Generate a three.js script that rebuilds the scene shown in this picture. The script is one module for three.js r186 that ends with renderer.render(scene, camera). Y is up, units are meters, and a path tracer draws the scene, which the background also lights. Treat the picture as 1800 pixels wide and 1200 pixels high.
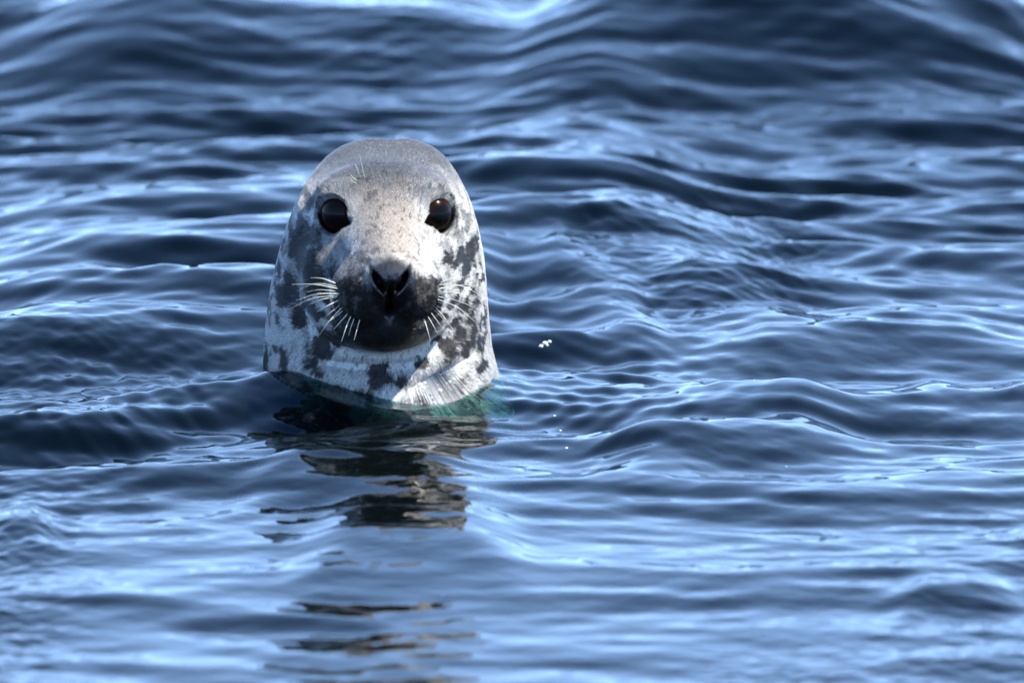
import * as THREE from 'three';

// ---------------------------------------------------------------- camera, sky, sun, exposure
const PX = 1300, IW = 1800, IH = 1200, DIST = 8, TILT = 10 * Math.PI / 180;   // photo pixels per metre at the seal
const scene = new THREE.Scene();
const cU = new THREE.Vector3(0, Math.cos(TILT), -Math.sin(TILT)), cB = new THREE.Vector3(0, Math.sin(TILT), Math.cos(TILT));
const aim = new THREE.Vector3((900 - 665) / PX, 0, 0).addScaledVector(cU, (690 - 600) / PX);
const camera = new THREE.PerspectiveCamera(2 * Math.atan(IH / PX / 2 / DIST) * 180 / Math.PI, IW / IH, 0.1, 2000);
camera.position.copy(aim).addScaledVector(cB, DIST);
camera.up.set(0, 1, 0); camera.lookAt(aim); camera.updateMatrixWorld();
camera.focus = DIST - 0.06; camera.userData.fStop = 4.8;

const skyTop = [0.002, 0.055, 0.24], skyLow = [0.90, 1.48, 2.45];
{
  const W = 64, H = 512, d = new Float32Array(W * H * 4);
  for (let r = 0; r < H; r++) {
    const el = ((r + 0.5) / H - 0.5) * 180, t = Math.pow(Math.max(0, Math.sin(el * Math.PI / 180)), 0.33);
    for (let c = 0; c < W; c++) {
      const o = (r * W + c) * 4;
      for (let k = 0; k < 3; k++) d[o + k] = skyLow[k] + (skyTop[k] - skyLow[k]) * t;
      d[o + 3] = 1;
    }
  }
  const t = new THREE.DataTexture(d, W, H, THREE.RGBAFormat, THREE.FloatType);
  t.mapping = THREE.EquirectangularReflectionMapping; t.magFilter = THREE.LinearFilter; t.needsUpdate = true;
  scene.background = t; scene.environment = t;
}
const sunDir = new THREE.Vector3().setFromSphericalCoords(1, (90 - 57) * Math.PI / 180, 85 * Math.PI / 180);
const sun = new THREE.DirectionalLight(new THREE.Color(1, 0.95, 0.87), 5);
sun.name = 'sun'; sun.position.copy(sunDir).multiplyScalar(20); scene.add(sun, sun.target);
sun.castShadow = true; sun.shadow.mapSize.set(2048, 2048);
Object.assign(sun.shadow.camera, { left: -3, right: 3, top: 3, bottom: -3, near: 1, far: 60 });
const renderer = new THREE.WebGLRenderer({ antialias: true });
renderer.shadowMap.enabled = true;
renderer.toneMapping = THREE.LinearToneMapping; renderer.toneMappingExposure = 2.5;

// ---------------------------------------------------------------- helpers
let seed = 20240607;
const rnd = () => { seed = (seed + 0x6d2b79f5) | 0; let t = Math.imul(seed ^ (seed >>> 15), 1 | seed); t = (t + Math.imul(t ^ (t >>> 7), 61 | t)) ^ t; return ((t ^ (t >>> 14)) >>> 0) / 4294967296; };
const clamp = (x, a = 0, b = 1) => x < a ? a : x > b ? b : x, lerp = (a, b, t) => a + (b - a) * t;
const sst = (a, b, x) => { const t = clamp((x - a) / (b - a)); return t * t * (3 - 2 * t); };
const PT = new Float32Array(4096); for (let i = 0; i < 4096; i++) PT[i] = rnd() * 2 - 1;
const h3 = (x, y, z) => PT[(Math.imul(x, 73856093) ^ Math.imul(y, 19349663) ^ Math.imul(z, 83492791)) >>> 3 & 4095];
function noise(x, y, z) {   // smooth value noise, -1 to 1
  const i = Math.floor(x), j = Math.floor(y), k = Math.floor(z);
  let u = x - i, v = y - j, w = z - k; u *= u * (3 - 2 * u); v *= v * (3 - 2 * v); w *= w * (3 - 2 * w);
  const a = lerp(lerp(h3(i, j, k), h3(i + 1, j, k), u), lerp(h3(i, j + 1, k), h3(i + 1, j + 1, k), u), v);
  const b = lerp(lerp(h3(i, j, k + 1), h3(i + 1, j, k + 1), u), lerp(h3(i, j + 1, k + 1), h3(i + 1, j + 1, k + 1), u), v);
  return lerp(a, b, w);
}
const fbm = (x, y, z, n = 3) => { let s = 0, a = 0.5; for (let i = 0; i < n; i++) { s += a * noise(x, y, z); x = x * 2.03 + 7.1; y = y * 2.03 + 3.7; z = z * 2.03 + 1.9; a *= 0.5; } return s; };
const ray = (px, py) => new THREE.Vector3((px / IW) * 2 - 1, 1 - (py / IH) * 2, 0.5).unproject(camera).sub(camera.position).normalize();
const onWater = (px, py) => { const d = ray(px, py); return camera.position.clone().addScaledVector(d, -camera.position.y / d.y); };

// ---------------------------------------------------------------- the seal's form
const YAW = 5.5 * Math.PI / 180, cy = Math.cos(YAW), sy = Math.sin(YAW);
//  height, half width, front z, back z, centre x of horizontal slices through cranium and neck
const SL = [[-0.9, 0.24, 0.02, -0.62, 0], [-0.45, 0.21, 0.03, -0.46, 0], [-0.2, 0.175, 0.09, -0.34, 0], [-0.08, 0.166, 0.092, -0.27, 0.002], [0, 0.1630, 0.093, -0.235, 0.003], [0.05, 0.1555, 0.088, -0.215, -0.002], [0.1, 0.1505, 0.086, -0.20, -0.002],
  [0.14, 0.146, 0.092, -0.19, 0], [0.18, 0.1395, 0.097, -0.18, 0.003], [0.22, 0.130, 0.093, -0.168, 0.005], [0.258, 0.1165, 0.076, -0.152, 0.007], [0.290, 0.100, 0.048, -0.132, 0.008], [0.314, 0.0810, 0.018, -0.11, 0.010], [0.328, 0.0620, -0.008, -0.092, 0.011], [0.336, 0.041, -0.03, -0.075, 0.012], [0.341, 0, -0.052, -0.052, 0.012]];
const slice = [0, 0, 0, 0];
function sliceAt(y) {
  let i = 0; while (i < SL.length - 2 && y > SL[i + 1][0]) i++;
  const p = SL[i], q = SL[i + 1], t = clamp((y - p[0]) / (q[0] - p[0]));
  slice[0] = Math.sqrt(lerp(p[1] * p[1], q[1] * q[1], t));
  const bp = (p[2] - p[3]) / 2, bq = (q[2] - q[3]) / 2;
  slice[1] = Math.sqrt(lerp(bp * bp, bq * bq, t));
  slice[2] = lerp((p[2] + p[3]) / 2, (q[2] + q[3]) / 2, t);
  slice[3] = lerp(p[4], q[4], t);
}
const smin = (a, b, k) => { const h = Math.max(k - Math.abs(a - b), 0) / k; return Math.min(a, b) - h * h * k * 0.25; };
const smax = (a, b, k) => -smin(-a, -b, k);
const ell = (x, y, z, cx, cy_, cz, rx, ry, rz) => { const dx = (x - cx) / rx, dy = (y - cy_) / ry, dz = (z - cz) / rz, k = Math.sqrt(dx * dx + dy * dy + dz * dz); return (k - 1) * Math.min(rx, ry, rz); };
function cone(x, y, z, a, b, ra, rb) {
  const dx = b[0] - a[0], dy = b[1] - a[1], dz = b[2] - a[2], t = clamp(((x - a[0]) * dx + (y - a[1]) * dy + (z - a[2]) * dz) / (dx * dx + dy * dy + dz * dz));
  return Math.hypot(x - a[0] - dx * t, y - a[1] - dy * t, z - a[2] - dz * t) - lerp(ra, rb, t);
}
const EYE = [[-0.0530, 0.2575, 0.070], [0.0665, 0.2540, 0.061]], EYE_R = 0.0282;   // in the head's own axes
const NOSTRIL = [[-0.0135, 0.1855, 0.2035], [0.0135, 0.1855, 0.2035]];
const toHead = (x, z) => [x * cy - z * sy, x * sy + z * cy];     // world x, z to the turned head
function field(X, y, Z) {
  if (y > 0.341) return 0.001 + y - 0.341;
  sliceAt(y);
  const dip = 0.0045 * Math.exp(-(((X - 0.012) / 0.016) ** 2)) * sst(0.28, 0.332, y);
  if (y + dip > 0.341) return 0.001 + y + dip - 0.341;
  if (dip > 0) sliceAt(y + dip);
  const a = Math.max(0.003, slice[0]), b = Math.max(0.003, slice[1]);
  let f = (Math.sqrt(((X - slice[3]) / a) ** 2 + ((Z - slice[2]) / b) ** 2) - 1) * Math.min(a, b);
  if (y < -0.16) return f;
  const x = X * cy - Z * sy, z = X * sy + Z * cy, ax = Math.abs(x);
  f = smin(f, cone(x, y, z, [0, 0.212, 0.015], [0, 0.178, 0.14], 0.088, 0.060), 0.05);      // face narrowing into the muzzle
  f = smin(f, cone(x, y, z, [0, 0.266, 0.04], [0, 0.207, 0.194], 0.045, 0.024), 0.05);       // bridge of the nose
  f = smin(f, ell(ax, y, z, 0.035, 0.166, 0.172, 0.042, 0.043, 0.050), 0.016);              // whisker pads
  f = smin(f, ell(x, y, z, 0, 0.190, 0.200, 0.033, 0.027, 0.027), 0.026);                   // nose
  f = smin(f, ell(x, y, z, 0, 0.128, 0.140, 0.058, 0.045, 0.058), 0.010);                   // chin and lower lip
  f = smin(f, ell(x, y, z, 0, 0.122, 0.070, 0.088, 0.052, 0.088), 0.016);                   // lower jaw
  f = smin(f, ell(ax, y, z, 0.058, 0.170, 0.070, 0.045, 0.055, 0.05), 0.03);                // cheeks beside the mouth
  f = smin(f, ell(ax, y, z, 0.052, 0.293, 0.058, 0.030, 0.011, 0.022), 0.03);               // brows
  f = smin(f, ell(X, y, Z, 0.100, -0.046, 0.070, 0.085, 0.050, 0.075), 0.07);              // chest and shoulder, bulged above the surface to add a sunlit patch and reflection
  // mouth line, lip cleft, nostrils
  f = smax(f, -(Math.hypot(x, Math.max(0, Math.abs(y - 0.163) - 0.018)) - 0.0015 + Math.max(0, 0.17 - z)), 0.012);
  for (let s = -1; s <= 1; s += 2) {
    const u = x * s - 0.0150 - (y - 0.188) * 0.50, v = y - 0.188;
    f = smax(f, -(Math.hypot(u / 0.0046, v / 0.0125, (z - 0.221) / 0.020) - 1) * 0.0046, 0.006);
  }
  for (const e of EYE) {
    const d = Math.hypot(x - e[0], y - e[1], z - e[2]);
    f = smin(f, d - 0.0325, 0.022);
  }
  for (const e of EYE) {
    const s = Math.sign(e[0]), ox = s * 0.60, oz = 0.80, q = (x - e[0]) * ox + (z - e[2]) * oz, tx = (x - e[0]) * oz - (z - e[2]) * ox;
    f = smax(f, -(Math.hypot((tx * s < 0 ? 1 : 1.0) * tx / 0.0262, (y - e[1]) / 0.0256, Math.min(0, q - 0.012) / 0.01) - 1) * 0.0252, 0.006);
    const ix = tx + s * 0.0215, iy = y - e[1] + 0.007;                                    // inner corner of the lids
    f = smax(f, -(Math.hypot((ix + iy * s * 0.5) / 0.013, iy / 0.0055, Math.min(0, q - 0.008) / 0.01) - 1) * 0.0055, 0.006);
  }
  // folds of the throat, deeper on the seal's left where the neck bends
  const fold = (y - 0.052) - 0.9 * x * x * 1.0 + 0.0, w = sst(0.11, 0.02, ax) * sst(0.02, 0.06, z);
  f += 0.004 * w * Math.exp(-((fold / 0.007) ** 2));
  const f2 = (y - 0.030) - 0.35 * (x - 0.06), w2 = Math.exp(-(((x - 0.085) / 0.045) ** 2)) * sst(0.0, 0.05, z);
  f += w2 * (0.008 * Math.exp(-((f2 / 0.008) ** 2)) - 0.008 * Math.exp(-(((f2 - 0.022) / 0.011) ** 2)));
  return f;
}
const headToWorld = (x, y, z) => new THREE.Vector3(x * cy + z * sy, y, -x * sy + z * cy);
const RC = [0.004, 0.128, -0.03];
function hitFrom(ox, oy, oz, dx, dy, dz, r0, step) {      // from outside towards the middle: distance from the middle of the outermost surface
  let r = r0;
  while (r > 0.01 && field(ox + dx * r, oy + dy * r, oz + dz * r) > 0) r -= Math.max(step, 0.45 * field(ox + dx * r, oy + dy * r, oz + dz * r));
  let lo = r, hi = r + Math.max(step, 0.03) * 1.5;
  // walk hi out until it is surely outside, then bisect
  while (field(ox + dx * hi, oy + dy * hi, oz + dz * hi) < 0 && hi < r0) hi += 0.004;
  for (let i = 0; i < 16; i++) { const m = (lo + hi) / 2; if (field(ox + dx * m, oy + dy * m, oz + dz * m) > 0) hi = m; else lo = m; }
  return (lo + hi) / 2;
}
function onSeal(px, py) {                                 // the point of the coat that a pixel of the photograph shows
  const d = ray(px, py), o = camera.position; let t = DIST - 0.45;
  for (let i = 0; i < 4000 && t < DIST + 0.4; i++, t += 0.0015) if (field(o.x + d.x * t, o.y + d.y * t, o.z + d.z * t) < 0) return o.clone().addScaledVector(d, t);
  return null;
}

// ---------------------------------------------------------------- the coat's markings
const spots = [];
const spot = (px, py, rx, ry = rx, turn = 0, dark = 1) => { const p = onSeal(px, py); if (p) spots.push([p.x, p.y, p.z, rx / PX, ry / PX, Math.cos(turn), Math.sin(turn), dark]); };
for (const s of [[523, 440, 16, 42, 0.25], [545, 470, 26, 30, 0], [512, 505, 14, 34, 0.1], [497, 520, 16, 22, 0], [535, 420, 16, 22, 0], [572, 455, 20, 26, 0.3, 0.75], [600, 440, 22, 18, 0, 0.6], [612, 470, 22, 22, 0, 0.7], [555, 420, 18, 20, 0.3, 0.9], [575, 440, 46, 44, 0.2, 0.55], [600, 480, 34, 34, 0, 0.55], [530, 470, 34, 60, 0.2, 0.5], [590, 478, 22, 16, 0, 0.85], [560, 495, 22, 18, 0.2], [578, 520, 16, 14, 0, 0.9], [530, 395, 9, 22, 0.2, 0.8], [632, 448, 12, 10, 0, 0.6], [545, 510, 14, 12, 0], [488, 560, 6, 14, 0, 0.9],  // left cheek spots; the broad half-dark ones also paint in its shade
  [528, 555, 15, 24, 0], [541, 538, 17, 15, 0], [560, 552, 16, 14, 0.4], [575, 590, 26, 20, 0.5], [565, 612, 22, 24, 0], [548, 636, 13, 12, 0], [600, 600, 22, 18, 0.3], [500, 630, 9, 24, 0], [505, 660, 12, 16, 0], [520, 668, 9, 12, 0], [486, 612, 5, 8, 0], [468, 630, 5, 30, 0], [474, 540, 6, 26, 0], [560, 655, 10, 10, 0],
  [664, 648, 20, 9, 0], [668, 668, 26, 14, 0], [745, 635, 14, 8, -0.2], [700, 672, 16, 12, 0], [640, 690, 20, 12, 0], [585, 690, 26, 20, 0],
  [770, 690, 20, 9, -0.2], [805, 676, 12, 12, 0], [838, 700, 14, 9, 0.2], [862, 684, 8, 10, 0], [812, 706, 16, 7, 0], [745, 700, 16, 10, 0], [780, 606, 28, 12, -0.55], [806, 588, 16, 14, -0.6], [818, 612, 12, 14, 0], [832, 590, 8, 22, 0], [846, 605, 7, 22, 0], [826, 560, 10, 16, 0], [812, 500, 8, 12, 0], [820, 470, 12, 16, 0], [812, 448, 12, 18, 0], [828, 440, 8, 24, 0], [800, 466, 9, 9, 0], [786, 441, 7, 7, 0], [790, 456, 8, 9, 0], [826, 512, 8, 12, 0], [834, 530, 7, 14, 0], [850, 560, 4, 26, 0], [815, 536, 9, 14, 0], [800, 530, 10, 14, 0], [798, 566, 14, 10, 0], [843, 480, 4, 22, 0], [838, 420, 4, 20, 0], [808, 372, 8, 16, 0, 0.6], [818, 390, 6, 12, 0, 0.6], [806, 408, 5, 6, 0, 0.6], [846, 640, 6, 12, 0], [786, 632, 10, 6, -0.4], [776, 560, 12, 8, 0],
  [541, 348, 10, 18, 0.5, 0.8], [532, 335, 8, 10, 0, 0.7], [560, 330, 8, 10, 0, 0.4], [497, 425, 6, 26, 0.3], [486, 470, 6, 30, 0.1], [510, 400, 5, 20, 0.3],
  [652, 345, 5, 7, 0, 0.5], [660, 375, 5, 6, 0, 0.5], [655, 400, 5, 6, 0, 0.4], [668, 412, 4, 5, 0, 0.4], [642, 425, 8, 9, 0, 0.5], [660, 440, 8, 7, 0, 0.5], [745, 410, 5, 6, 0, 0.4], [735, 440, 6, 6, 0, 0.45], [700, 440, 6, 5, 0, 0.4], [640, 460, 14, 10, 0, 0.7], [625, 480, 14, 12, 0, 0.7], [745, 500, 10, 8, 0.5, 0.5]]) spot(...s);
const mix3 = (a, b, t) => [lerp(a[0], b[0], t), lerp(a[1], b[1], t), lerp(a[2], b[2], t)];
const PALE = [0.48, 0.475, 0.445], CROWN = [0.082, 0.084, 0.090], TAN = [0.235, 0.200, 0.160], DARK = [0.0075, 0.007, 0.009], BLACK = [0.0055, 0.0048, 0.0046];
function coat(X, y, Z) {
  const x = X * cy - Z * sy, z = X * sy + Z * cy, ax = Math.abs(x);
  const wx = X + 0.013 * fbm(X * 75, y * 75, Z * 75, 3), wy = y + 0.013 * fbm(X * 75 + 31, y * 75, Z * 75, 3), wz = Z + 0.01 * fbm(X * 65, y * 65 + 57, Z * 65, 2);
  // fine grain of short hairs, drawn out along their lie
  const grain = fbm(X * 900, y * 330, Z * 500, 2) + 0.7 * noise(X * 1500, y * 600, Z * 900);
  const mott = fbm(X * 60, y * 60, Z * 60, 4);
  let c = PALE.slice();
  c = mix3(c, TAN, sst(0.075, 0.02, ax) * sst(0.15, 0.24, y) * sst(0.02, 0.06, z) * 0.9);
  const crown = sst(0.254, 0.318, y + 0.03 * mott + 0.012 * grain);
  c = mix3(c, CROWN, crown * 0.92);
  let dark = 0;
  for (const s of spots) {
    let dx = wx - s[0], dy = wy - s[1], dz = wz - s[2];
    if (Math.abs(dx) > 0.07 || Math.abs(dy) > 0.07 || Math.abs(dz) > 0.07) continue;
    const u = dx * s[5] + dy * s[6], v = -dx * s[6] + dy * s[5], q = Math.sqrt((u / s[3]) ** 2 + (v / s[4]) ** 2 + (dz / 0.055) ** 2);
    dark = Math.max(dark, s[7] * sst(1.3, 0.8, q + 0.26 * grain));
  }
  // smaller speckles all over, more of them on the neck and the far side
  const sp = fbm(X * 75 + 11, y * 55, Z * 75, 3), sp2 = noise(X * 210, y * 190, Z * 210) * 0.6 + noise(X * 420, y * 300, Z * 420) * 0.4;
  dark = Math.max(dark, sst(0.15, 0.26, sp + 0.05 * grain) * 0.45 * (1 - crown) * sst(0.045, 0.075, ax));
  dark = Math.max(dark, sst(0.34, 0.6, sp2) * 0.55 * sst(0.24, 0.16, y + 0.3 * (ax - 0.06)) * sst(0.02, 0.07, z));
  dark = Math.max(dark, sst(0.06, -0.03, y + 0.09 * sp) * sst(-0.12, 0.02, sp + 0.04 * grain) );   // the chest is closely blotched; the extra dark paints its shade under water
  c = mix3(c, DARK, dark * 0.94);
  const fleck = noise(X * 260 + 5, y * 110, Z * 150) * 0.6 + noise(X * 560, y * 150, Z * 300 + 9) * 0.6;
  c = mix3(c, DARK, sst(0.15, 0.75, fleck + 0.3 * mott) * 0.6 * sst(0.0, 0.05, z));
  // dark wet muzzle: mottled pads, black lips and chin deepened to paint in shade
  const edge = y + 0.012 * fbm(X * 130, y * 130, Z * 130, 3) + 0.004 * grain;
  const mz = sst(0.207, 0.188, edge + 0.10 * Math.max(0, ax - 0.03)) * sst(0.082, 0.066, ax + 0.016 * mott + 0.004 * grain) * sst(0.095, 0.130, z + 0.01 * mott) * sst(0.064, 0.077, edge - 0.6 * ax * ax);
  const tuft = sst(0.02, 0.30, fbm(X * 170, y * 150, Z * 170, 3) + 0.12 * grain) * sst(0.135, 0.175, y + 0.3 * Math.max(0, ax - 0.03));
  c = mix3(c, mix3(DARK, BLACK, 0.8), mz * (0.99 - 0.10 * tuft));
  c = mix3(c, DARK, 0.9 * sst(0.038, 0.024, Math.hypot(x, (y - 0.189) * 0.95) + 0.005 * fbm(X * 150, y * 150, Z * 150, 2)) * sst(0.165, 0.185, z));  // dark nose, deepened to paint in the shade on it
  c = mix3(c, BLACK, Math.max(sst(0.030, 0.022, Math.hypot(x, y - 0.174) + 0.004 * fbm(X * 200, y * 200, Z * 200, 2)), sst(0.0115, 0.006, Math.abs(ax - 0.015 - (y - 0.188) * 0.50) + 0.6 * Math.max(0, Math.abs(y - 0.186) - 0.012))) * sst(0.175, 0.19, z));
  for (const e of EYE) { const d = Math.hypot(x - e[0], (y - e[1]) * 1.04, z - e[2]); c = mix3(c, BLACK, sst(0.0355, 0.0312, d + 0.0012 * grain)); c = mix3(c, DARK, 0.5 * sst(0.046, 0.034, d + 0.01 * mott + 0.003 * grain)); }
  const g = 1 + 0.30 * grain + 0.18 * mott;
  return [Math.max(0.003, c[0] * g), Math.max(0.003, c[1] * g), Math.max(0.003, c[2] * g)];
}

function bare(X, y, Z) {                                  // 1 on the bare skin of nose and lips, 0 on hair
  const x = X * cy - Z * sy, z = X * sy + Z * cy;
  const nose = sst(0.040, 0.031, Math.hypot(x, (y - 0.194) * 1.1)) * sst(0.175, 0.19, z), lip = 0.75 * sst(0.152, 0.140, y + 5 * x * x) * sst(0.09, 0.12, y + 0.4 * x * x) * sst(0.10, 0.14, z);
  return Math.max(nose, lip) * clamp(0.75 + 0.9 * fbm(X * 260, y * 260, Z * 260, 2));
}

// ---------------------------------------------------------------- waves
const comps = [];
for (let i = 0; i < 80; i++) {
  const L = 0.05 * Math.pow(12, rnd()), th = (rnd() + rnd() + rnd() - 1.5) * (L > 0.12 ? 0.5 : 0.8), k = 2 * Math.PI / L;
  comps.push([k * Math.sin(th), k * Math.cos(th), rnd() * 6.283, 0.029 * (0.95 + 0.1 * sst(0.08, 0.25, L)) / k]);
}
const ridges = [];
function ridge(pts, trough, slope, backLen = 1.6) {      // crest through photo pixels, foot of its near face at row `trough`
  const w = pts.map(([px, py]) => onWater(px, py)).sort((p, q) => p.x - q.x), mid = pts[pts.length >> 1];
  const Lf = Math.max(0.04, onWater(mid[0], trough).z - onWater(mid[0], mid[1]).z);
  ridges.push({ w, Lf, Lb: Lf * backLen, A: slope * Lf * 2 / Math.PI, fade: (w[w.length - 1].x - w[0].x) * 0.22 + 0.03 });
}
ridge([[-150, 100], [0, 66], [100, 52], [190, 18], [330, 4], [520, 8]], 105, 0.255, 0.7);
ridge([[420, 50], [600, 34], [800, 40], [960, 52]], 105, 0.153, 0.8);
ridge([[880, 100], [1000, 56], [1150, 22], [1330, 8], [1480, 6], [1700, 22], [1950, 40]], 215, 0.192, 0.4);
ridge([[-200, 120], [300, 130], [700, 140], [1200, 130], [1950, 150]], 250, 0.165, 0.6);
ridge([[-260, 118], [-60, 104], [250, 112], [560, 92], [820, 108], [1000, 120]], 190, 0.15, 0.5);
ridge([[1100, 150], [1250, 120], [1500, 130], [1900, 100]], 200, 0.128, 0.8);
ridge([[-300, 610], [0, 600], [150, 588], [300, 572], [420, 552], [560, 540], [760, 520], [900, 440], [990, 428], [1120, 440], [1250, 480], [1360, 530], [1480, 580]], 660, 0.155, 3.6);
ridge([[900, 520], [980, 500], [1100, 560], [1190, 600]], 650, 0.08, 0.9);
ridge([[1180, 640], [1280, 622], [1400, 612], [1550, 590], [1850, 585]], 665, 0.12, 1.3);
ridge([[1000, 812], [1150, 790], [1300, 756], [1430, 740], [1550, 752]], 850, 0.13, 1.2);
ridge([[1575, 700], [1640, 682], [1720, 690]], 730, 0.08, 1.2);
ridge([[1745, 712], [1800, 696], [1870, 700]], 735, 0.08, 1.2);
ridge([[-60, 930], [40, 928], [120, 950]], 985, 0.15, 1.2);
ridge([[1540, 1080], [1640, 1045], [1760, 1050], [1840, 1070]], 1095, 0.14, 1.2);
ridge([[380, 880], [520, 836], [700, 832], [880, 842]], 890, 0.133, 1.2);
ridge([[480, 1000], [640, 955], [820, 950], [960, 985]], 1050, 0.111, 1.2);
function crestZ(w, x) { if (x <= w[0].x) return w[0].z; for (let i = 1; i < w.length; i++) if (x <= w[i].x) { const t = (x - w[i - 1].x) / (w[i].x - w[i - 1].x), s = t * t * (3 - 2 * t); return lerp(w[i - 1].z, w[i].z, lerp(t, s, 0.5)); } return w[w.length - 1].z; }
const ripples = [];
for (let i = 0; i < 18; i++) ripples.push([2 * Math.PI / (0.019 + 0.05 * rnd() * rnd()), (rnd() - 0.5) * 2.0, rnd() * 6.28, 0.5 + rnd()]);
function height(x, z) {
  const wx = x + 0.05 * noise(x * 2.3, 4.2, z * 1.3), wz = z + 0.09 * noise(x * 1.7 + 9, 1.2, z * 1.5);
  let h = 0, lump = 0, face = 0; const far = Math.abs(x) > 6 || z < -9 || z > 6;
  if (!far) for (const r of ridges) {
    const x0 = r.w[0].x, x1 = r.w[r.w.length - 1].x; if (x < x0 || x > x1) continue;
    const d = z - crestZ(r.w, x) + 0.03 * noise(x * 5, r.Lf * 50, z * 3), L = d > 0 ? r.Lf : r.Lb; if (Math.abs(d) >= L) continue;
    const e = sst(0, r.fade, x - x0) * sst(0, r.fade, x1 - x);
    lump += r.A * e * (0.5 + 0.5 * Math.cos(Math.PI * d / L));
    if (d > 0) face = Math.max(face, e * Math.sin(Math.PI * d / L));
  }
  for (const c of comps) h += c[3] * Math.sin(c[0] * wx + c[1] * wz + c[2]);
  h *= clamp(0.75 + 1.0 * noise(x * 0.9, 7.7, z * 0.8), 0.38, 1.35) * (1 - 0.45 * face);
  if (far) return h;
  h += lump;
  // fine capillary trains in drifting patches, strongest round the seal
  const rr = Math.hypot(x, z + 0.02), near = Math.exp(-((rr / 0.55) ** 2)), patch = 0.15 + 0.85 * sst(-0.05, 0.6, noise(x * 2.1 + 3, 2.2, z * 0.9) + 0.5 * near);
  if (patch > 0.01) {
    let s = 0; const qx = x + 0.03 * noise(x * 6, 3, z * 4), qz = z + 0.03 * noise(x * 5 + 4, 8, z * 4);
    for (const c of ripples) s += c[3] / c[0] * Math.sin(c[0] * (Math.sin(c[1]) * qx + Math.cos(c[1]) * qz) + c[2]);
    h += 0.045 * patch * s;
  }
  // rings that the neck sends out, and the water it lifts where it breaks the surface
  if (rr < 0.8) {
    const rim = rr - 0.17;
    h += 0.0013 * sst(-0.5, 0.5, noise(x * 3, 6, z * 3)) * Math.exp(-Math.max(0, rim) / 0.28) * Math.sin(rim * 2 * Math.PI / 0.040 + 3 * noise(x * 4, 1, z * 4));
    h += 0.010 * Math.exp(-Math.max(0, rim) / 0.03) * (0.6 + 0.7 * sst(0.05, -0.15, x));
  }
  return h;
}
{
  // close-set rows and columns where the waves are seen, wider and wider ones out to the horizon
  const axis = (from, to, step, end) => { const a = [from]; while (a[a.length - 1] < to) a.push(a[a.length - 1] + step(a[a.length - 1])); for (let s = step(to), v = a[a.length - 1]; v < end; ) { s *= 1.14; v += s; a.push(v); } const b = []; for (let s = step(from), v = from; v > -end; ) { s *= 1.14; v -= s; b.unshift(v); } return b.concat(a); };
  const xs = axis(-1.0, 1.4, () => 0.003, 900), zs = axis(-6.0, 2.5, (z) => 0.0052 * ((8 - z) / 6.5) ** 1.6, 900), nx = xs.length, nz = zs.length;
  const pos = new Float32Array(nx * nz * 3), nor = new Float32Array(nx * nz * 3), idx = new Uint32Array((nx - 1) * (nz - 1) * 6), E = 0.0015;
  const H = new Float32Array(nx * nz);
  for (let j = 0, o = 0; j < nz; j++) for (let i = 0; i < nx; i++, o++) { const away = sst(40, 8, Math.max(Math.abs(xs[i]), Math.abs(zs[j]))); H[o] = away > 0 ? height(xs[i], zs[j]) * away : 0; }
  for (let j = 0, o = 0; j < nz; j++) for (let i = 0; i < nx; i++, o++) {
    pos[o * 3] = xs[i]; pos[o * 3 + 1] = H[o]; pos[o * 3 + 2] = zs[j];
    const i0 = Math.max(0, i - 1), i1 = Math.min(nx - 1, i + 1), j0 = Math.max(0, j - 1), j1 = Math.min(nz - 1, j + 1);
    const gx = (H[j * nx + i1] - H[j * nx + i0]) / (xs[i1] - xs[i0]), gz = (H[j1 * nx + i] - H[j0 * nx + i]) / (zs[j1] - zs[j0]), l = Math.hypot(gx, 1, gz);
    nor[o * 3] = -gx / l; nor[o * 3 + 1] = 1 / l; nor[o * 3 + 2] = -gz / l;
  }
  for (let j = 0, q = 0; j < nz - 1; j++) for (let i = 0; i < nx - 1; i++) { const a = j * nx + i, b = a + 1, c = a + nx, d = c + 1; idx[q++] = a; idx[q++] = c; idx[q++] = b; idx[q++] = b; idx[q++] = c; idx[q++] = d; }
  const g = new THREE.BufferGeometry();
  g.setAttribute('position', new THREE.BufferAttribute(pos, 3)); g.setAttribute('normal', new THREE.BufferAttribute(nor, 3)); g.setIndex(new THREE.BufferAttribute(idx, 1));
  const m = new THREE.MeshPhysicalMaterial({ name: 'sea_water', color: new THREE.Color(0.42, 0.82, 0.78), roughness: 0.03, ior: 1.333, transmission: 0.9975, thickness: 2, attenuationColor: new THREE.Color(0.05, 0.17, 0.18), attenuationDistance: 0.10 });
  const water = new THREE.Mesh(g, m); water.name = 'sea_water'; water.castShadow = water.receiveShadow = true;
  water.userData = { kind: 'structure', label: 'rippled deep blue sea water around the seal', category: 'water' };
  scene.add(water);
  console.log('water', nx, nz, nx * nz * 2);
}
{
  const g = new THREE.PlaneGeometry(1800, 1800, 60, 60); g.rotateX(-Math.PI / 2);
  const bed = new THREE.Mesh(g, new THREE.MeshStandardMaterial({ name: 'sea_bed', color: new THREE.Color(0.05, 0.075, 0.06), roughness: 1 }));
  bed.position.y = -2.6; bed.name = 'sea_bed'; bed.receiveShadow = true; bed.userData = { kind: 'structure', label: 'dark weedy sea bed under the water', category: 'sea bed' };
  scene.add(bed);
}

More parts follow.
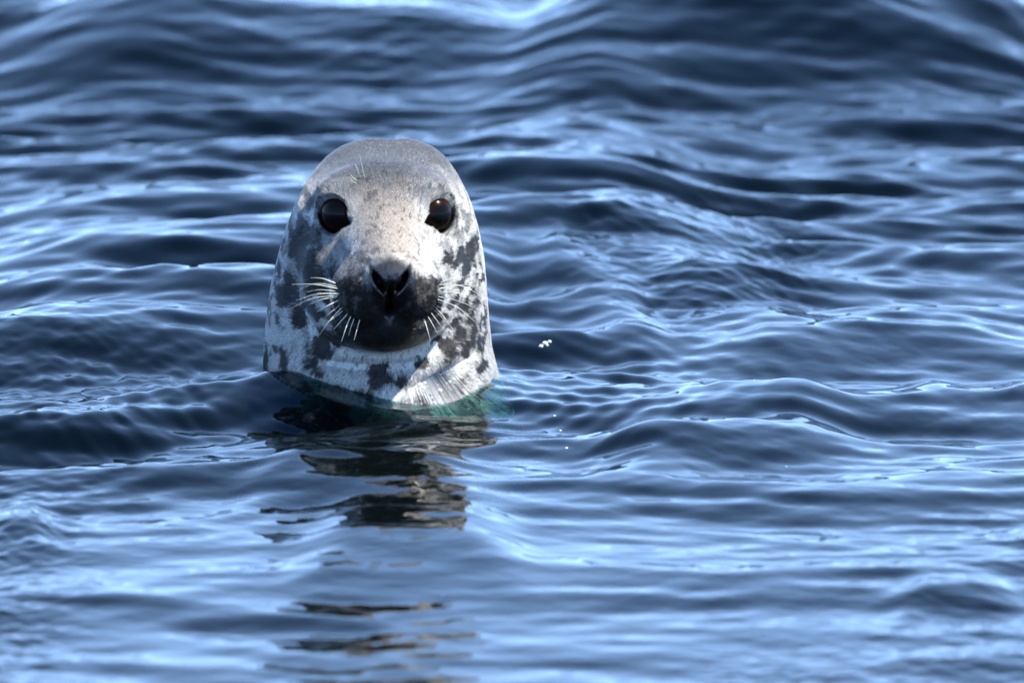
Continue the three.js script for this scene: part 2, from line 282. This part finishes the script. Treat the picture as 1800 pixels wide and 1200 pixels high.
// ---------------------------------------------------------------- the seal
const seal = new THREE.Group(); seal.name = 'seal'; scene.add(seal);
seal.userData = { label: 'wet grey seal with dark spots and white whiskers, upright with its head above the water', category: 'seal' };
{
  const NT = 520, NP = 880, n = (NT + 1) * (NP + 1), uv = new Float32Array(n * 2), gloss = new Uint8Array(n * 4), pos = new Float32Array(n * 3), nor = new Float32Array(n * 3), col = new Float32Array(n * 3), idx = [];
  const ax = new THREE.Vector3(sy, 0, cy), right = new THREE.Vector3(cy, 0, -sy), up = new THREE.Vector3(0, 1, 0), d = new THREE.Vector3();
  let o = 0;
  for (let i = 0; i <= NT; i++) {
    const t = i / NT, th = (0.0008 + t * 0.62 + 0.3792 * t * t) * Math.PI;
    for (let j = 0; j <= NP; j++, o++) {
      const ph = j / NP * 2 * Math.PI;
      d.copy(ax).multiplyScalar(Math.cos(th)).addScaledVector(right, Math.sin(th) * Math.cos(ph)).addScaledVector(up, Math.sin(th) * Math.sin(ph));
      let r0 = d.y < -0.3 ? 0.7 : 0.42; if (d.y < 0) r0 = Math.min(r0, 0.8 / -d.y);
      const oy = RC[1] - 0.3 * Math.max(0, -0.82 - d.y), r = hitFrom(RC[0], oy, RC[2], d.x, d.y, d.z, r0, 0.003);
      const x = RC[0] + d.x * r, y = oy + d.y * r, z = RC[2] + d.z * r, e = 0.0007;
      let gx = field(x + e, y, z) - field(x - e, y, z), gy = field(x, y + e, z) - field(x, y - e, z), gz = field(x, y, z + e) - field(x, y, z - e);
      const l = Math.hypot(gx, gy, gz) || 1;
      // short wet hair: the surface breaks up finely along the lie of the coat
      const hair = 0.55 * noise(x * 700, y * 180, z * 400) + 0.45 * noise(x * 1300, y * 330, z * 700);
      const rough = 1 + 1.6 * sst(0.10, 0.15, z) * sst(0.19, 0.16, y) * sst(0.06, 0.09, y);
      const hx = rough * 0.10 * noise(x * 800 + 17, y * 200 * rough, z * 500), hy = rough * 0.08 * hair, hz = 0.05 * noise(x * 800, y * 200 + 40, z * 500);
      const q = Math.hypot(gx / l + hx, gy / l + hy, gz / l + hz);
      pos.set([x, y, z], o * 3); nor.set([(gx / l + hx) / q, (gy / l + hy) / q, (gz / l + hz) / q], o * 3);
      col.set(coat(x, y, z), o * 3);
      uv.set([(j + 0.5) / (NP + 1), (i + 0.5) / (NT + 1)], o * 2);
      const skin = bare(x, y, z), damp = clamp(0.03 + 0.2 * sst(0.26, 0.31, y) + 0.15 * fbm(x * 40, y * 20, z * 40, 3)); gloss.set([255 * lerp(damp, 0.8, skin), 255 * lerp(0.52, 0.16, skin), 0, 255], o * 4);
    }
  }
  for (let i = 0; i < NT; i++) for (let j = 0; j < NP; j++) { const a = i * (NP + 1) + j, b = a + 1, c = a + NP + 1, e = c + 1; idx.push(a, c, b, b, c, e); }
  const g = new THREE.BufferGeometry();
  g.setAttribute('position', new THREE.BufferAttribute(pos, 3)); g.setAttribute('normal', new THREE.BufferAttribute(nor, 3)); g.setAttribute('color', new THREE.BufferAttribute(col, 3)); g.setAttribute('uv', new THREE.BufferAttribute(uv, 2)); g.setIndex(idx);
  const wet = new THREE.DataTexture(gloss, NP + 1, NT + 1); wet.magFilter = THREE.LinearFilter; wet.needsUpdate = true;   // bare wet skin is glossier than hair
  const m = new THREE.MeshPhysicalMaterial({ name: 'wet_fur', vertexColors: true, roughness: 1, roughnessMap: wet, ior: 1.4, specularIntensity: 0.14, clearcoat: 1, clearcoatMap: wet, clearcoatRoughness: 0.9, clearcoatRoughnessMap: wet });
  const body = new THREE.Mesh(g, m); body.name = 'body'; body.castShadow = body.receiveShadow = true; seal.add(body);
  // short hairs lying back over the coat from the nose
  const cdf = [], quads = []; let total = 0;
  const P = (k) => new THREE.Vector3(pos[k * 3], pos[k * 3 + 1], pos[k * 3 + 2]), N = (k) => new THREE.Vector3(nor[k * 3], nor[k * 3 + 1], nor[k * 3 + 2]);
  for (let i = 0; i < NT; i++) for (let j = 0; j < NP; j++) {
    const a = i * (NP + 1) + j, y = pos[a * 3 + 1], z = pos[a * 3 + 2]; if (y < -0.03 || z < -0.13) continue;
    const b = a + 1, c = a + NP + 1, ux = pos[b * 3] - pos[a * 3], uy = pos[b * 3 + 1] - y, uz = pos[b * 3 + 2] - z, vx = pos[c * 3] - pos[a * 3], vy = pos[c * 3 + 1] - y, vz = pos[c * 3 + 2] - z;
    total += Math.hypot(uy * vz - uz * vy, uz * vx - ux * vz, ux * vy - uy * vx); cdf.push(total); quads.push(a);
  }
  const blade = new THREE.BufferGeometry();
  blade.setAttribute('position', new THREE.Float32BufferAttribute([-1, 0, -0.04, 1, 0, -0.04, -0.8, 0.5, 0.035, 0.8, 0.5, 0.035, 0, 1, 0.05], 3));
  blade.setAttribute('normal', new THREE.Float32BufferAttribute([-0.3, 0, 1, 0.3, 0, 1, -0.3, 0, 1, 0.3, 0, 1, 0, 0, 1], 3)); blade.setIndex([0, 1, 2, 1, 3, 2, 2, 3, 4]);
  const HAIRS = 260000, hm = new THREE.MeshPhysicalMaterial({ name: 'hair', roughness: 0.4, specularIntensity: 0.35 }), fur = new THREE.InstancedMesh(blade, hm, HAIRS);
  const nose = headToWorld(0, 0.195, 0.235), M = new THREE.Matrix4(), col3 = new THREE.Color(), s = new THREE.Vector3(); let used = 0;
  for (let k = 0; k < HAIRS; k++) {
    const t = rnd() * total; let lo = 0, hi = cdf.length - 1; while (lo < hi) { const mid = (lo + hi) >> 1; if (cdf[mid] < t) lo = mid + 1; else hi = mid; }
    const a = quads[lo], p = P(a).lerp(P(a + 1), rnd()).lerp(P(a + NP + 1).lerp(P(a + NP + 2), rnd()), rnd()), n = N(a).normalize();
    const hx = p.x * cy - p.z * sy, hz = p.x * sy + p.z * cy;
    if (EYE.some((e) => Math.hypot(hx - e[0], p.y - e[1], hz - e[2]) < 0.0325)) continue;
    const skin = bare(p.x, p.y, p.z); if (skin > 0.4) continue;
    const flow = p.clone().sub(nose); flow.y -= 0.05 * sst(0.12, 0.02, p.y); flow.x += 0.05 * fbm(p.x * 45, p.y * 45, p.z * 45, 2); flow.y += 0.05 * fbm(p.x * 45 + 20, p.y * 45, p.z * 45, 2);
    flow.normalize(); flow.x += 0.22 * (rnd() - 0.5); flow.y += 0.22 * (rnd() - 0.5); flow.z += 0.22 * (rnd() - 0.5);
    flow.addScaledVector(n, -flow.dot(n)).normalize();
    const side = flow.clone().cross(n).normalize(), len = lerp(0.0065, 0.0032, sst(0.09, 0.15, hz)) * (0.6 + 0.7 * rnd()), w = 0.00026 * (0.7 + 0.7 * rnd()), lean = 0.35 * (rnd() - 0.5), n2 = n.clone().addScaledVector(side, lean).normalize();
    M.makeBasis(s.copy(side).multiplyScalar(w), flow.multiplyScalar(len), n2.multiplyScalar(len)); M.setPosition(p);
    fur.setMatrixAt(used, M);
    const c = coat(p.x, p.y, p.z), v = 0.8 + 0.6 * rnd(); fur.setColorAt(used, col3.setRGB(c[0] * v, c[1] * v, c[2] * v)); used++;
  }
  fur.count = used; fur.name = 'fur'; fur.userData.kind = 'stuff'; fur.castShadow = fur.receiveShadow = true; seal.add(fur);
}
{
  const m = new THREE.MeshPhysicalMaterial({ name: 'eye', vertexColors: true, roughness: 0.25, specularIntensity: 0.08, clearcoat: 0.09, clearcoatRoughness: 0.03 });
  for (const e of EYE) {
    const g = new THREE.SphereGeometry(EYE_R, 64, 48), p = g.attributes.position, c = new Float32Array(p.count * 3), look = new THREE.Vector3(Math.sign(e[0]) * 0.50, 0.02, 0.86).normalize(), v = new THREE.Vector3();
    for (let i = 0; i < p.count; i++) {
      v.fromBufferAttribute(p, i).normalize(); const a = Math.acos(clamp(v.dot(look), -1, 1)), n = 1 + 0.4 * noise(v.x * 30, v.y * 30, v.z * 30);
      const k = mix3([0.003, 0.003, 0.003], [0.012 * n, 0.0045 * n, 0.002 * n], sst(0.3, 0.75, a));
      c.set(k, i * 3);
    }
    g.setAttribute('color', new THREE.BufferAttribute(c, 3));
    const eye = new THREE.Mesh(g, m); eye.name = 'eye'; eye.position.copy(headToWorld(...e)); eye.rotation.y = YAW; eye.castShadow = eye.receiveShadow = true; seal.add(eye);
  }
}
{
  const m = new THREE.MeshPhysicalMaterial({ name: 'whisker', color: new THREE.Color(0.72, 0.68, 0.52), roughness: 0.35, transmission: 0.2 });
  const lost = [];
  const whisker = (root, tip, sag, r0, name) => {           // root and tip as photo pixels; the tip stands `out` metres before its root
    const a = onSeal(...root); if (!a) { lost.push(root); return; }
    const d = ray(tip[0], tip[1]), t = (a.z + tip[2] - camera.position.z) / d.z, b = camera.position.clone().addScaledVector(d, t);
    const mid = a.clone().lerp(b, 0.5).add(new THREE.Vector3(0, sag, 0.006)), curve = new THREE.CatmullRomCurve3([a.clone().lerp(b, -0.06), a, mid, b]);
    const N = 24, g = new THREE.TubeGeometry(curve, N, 1, 6), p = g.attributes.position, v = new THREE.Vector3(), c = new THREE.Vector3();
    for (let i = 0; i <= N; i++) { curve.getPointAt(i / N, c); const rr = r0 * Math.pow(1 - i / N * 0.93, 0.7); for (let j = 0; j <= 6; j++) { const k = i * 7 + j; v.fromBufferAttribute(p, k).sub(c).multiplyScalar(rr).add(c); p.setXYZ(k, v.x, v.y, v.z); } }
    const w = new THREE.Mesh(g, m); w.name = name; w.castShadow = w.receiveShadow = true; seal.add(w);
  };
  const R = 0.00082;
  for (const [r, t, s] of [[[592, 503], [521, 511, -0.02], 0.006], [[592, 512], [533, 514, 0], 0.003], [[592, 522], [543, 535, 0], 0.003], [[594, 528], [556, 548, 0.005], 0.002], [[597, 536], [565, 562, 0.01], 0.001], [[602, 546], [568, 573, 0.01], 0.001], [[622, 560], [612, 590, 0.015], 0.001], [[610, 552], [585, 580, 0.01], 0.001], [[596, 516], [520, 528, -0.01], 0.005],
    [[593, 507], [512, 500, -0.02], 0.004], [[595, 519], [505, 545, -0.02], 0.006], [[600, 541], [560, 590, 0.01], 0.004], [[616, 556], [600, 600, 0.02], 0.002], [[632, 562], [622, 598, 0.02], 0.001], [[590, 498], [545, 488, -0.01], 0.003],
    [[771, 508], [862, 508, -0.02], 0.006], [[770, 526], [838, 568, 0], 0.007], [[766, 541], [802, 590, 0.01], 0.004], [[745, 560], [757, 600, 0.02], 0.002], [[774, 497], [815, 486, -0.01], 0.003], [[772, 500], [833, 512, -0.02], 0.007], [[772, 512], [850, 527, -0.01], 0.005], [[770, 521], [843, 545, 0], 0.004], [[770, 530], [822, 560, 0], 0.005], [[768, 538], [805, 560, 0.005], 0.003], [[764, 545], [792, 575, 0.01], 0.003], [[758, 550], [781, 582, 0.01], 0.002], [[752, 556], [770, 588, 0.015], 0.002], [[772, 516], [823, 522, 0], 0.004], [[774, 506], [846, 520, -0.02], 0.008]]) whisker(r, t, s * (0.7 + 0.7 * rnd()), R * (0.45 + 0.6 * rnd()), 'whisker');
  for (const [r, t, s] of [[[640, 311], [632, 272, 0.012], 0.002], [[634, 312], [623, 285, 0.012], 0.001], [[628, 318], [612, 302, 0.012], 0], [[626, 322], [614, 311, 0.01], 0], [[727, 318], [731, 296, 0.012], 0.001]]) whisker(r, t, s, 0.0006, 'brow_whisker');
  if (lost.length) console.log('whiskers off the face', JSON.stringify(lost));
}
// ---------------------------------------------------------------- clear bubbles added on the water to stand in for sun glints
{
  const g = new THREE.SphereGeometry(1, 24, 16), m = new THREE.MeshPhysicalMaterial({ name: 'glint_bubble', color: 0xffffff, roughness: 0.1, ior: 1.33, transmission: 0.5 });
  let k = 0;
  const glint_bubble = (px, py, r, label, group) => {
    let p = onWater(px, py); const d = ray(px, py);
    for (let t = DIST - 1.2; t < DIST + 2; t += 0.002) { const q = camera.position.clone().addScaledVector(d, t); if (q.y < height(q.x, q.z)) { p = q; break; } }
    const coatAt = onSeal(px, py); if (coatAt && coatAt.distanceTo(camera.position) < p.distanceTo(camera.position)) p = coatAt;
    const b = new THREE.Mesh(g, m); b.name = k ? 'glint_bubble_' + String(k).padStart(3, '0') : 'glint_bubble'; k++;
    b.position.set(p.x, p.y + r * 0.15, p.z); b.scale.set(r * 0.8, r * 0.6, r * 0.8); b.castShadow = b.receiveShadow = true;
    b.userData = { label, category: 'glint_bubble', group }; scene.add(b);
  };
  for (const [x, y, r] of [[738, 672, 0.0042], [746, 668, 0.003], [744, 677, 0.0034], [752, 674, 0.0026], [770, 672, 0.003], [773, 681, 0.0034], [790, 666, 0.0028], [797, 661, 0.0024], [783, 668, 0.002]]) glint_bubble(x, y + 6, r * 1.3, 'small clear bead added for a sun glint where the water meets the throat of the seal', 'added glints at the throat of the seal');
  for (const [x, y, r] of [[951, 609, 0.0042], [958, 604, 0.005], [966, 601, 0.0036], [962, 607, 0.0024]]) glint_bubble(x, y, r, 'small clear bead added for a sun glint on the dark water beside the neck of the seal', 'added glints beside the neck');
  for (const [x, y, r] of [[985, 757, 0.002], [996, 788, 0.0024], [975, 731, 0.002], [1326, 668, 0.0012], [778, 1090, 0.0022], [1383, 820, 0.0012]]) glint_bubble(x, y, r, 'tiny clear bead added for a lone sun glint on open water away from the seal', 'lone added glints');
}
renderer.render(scene, camera);
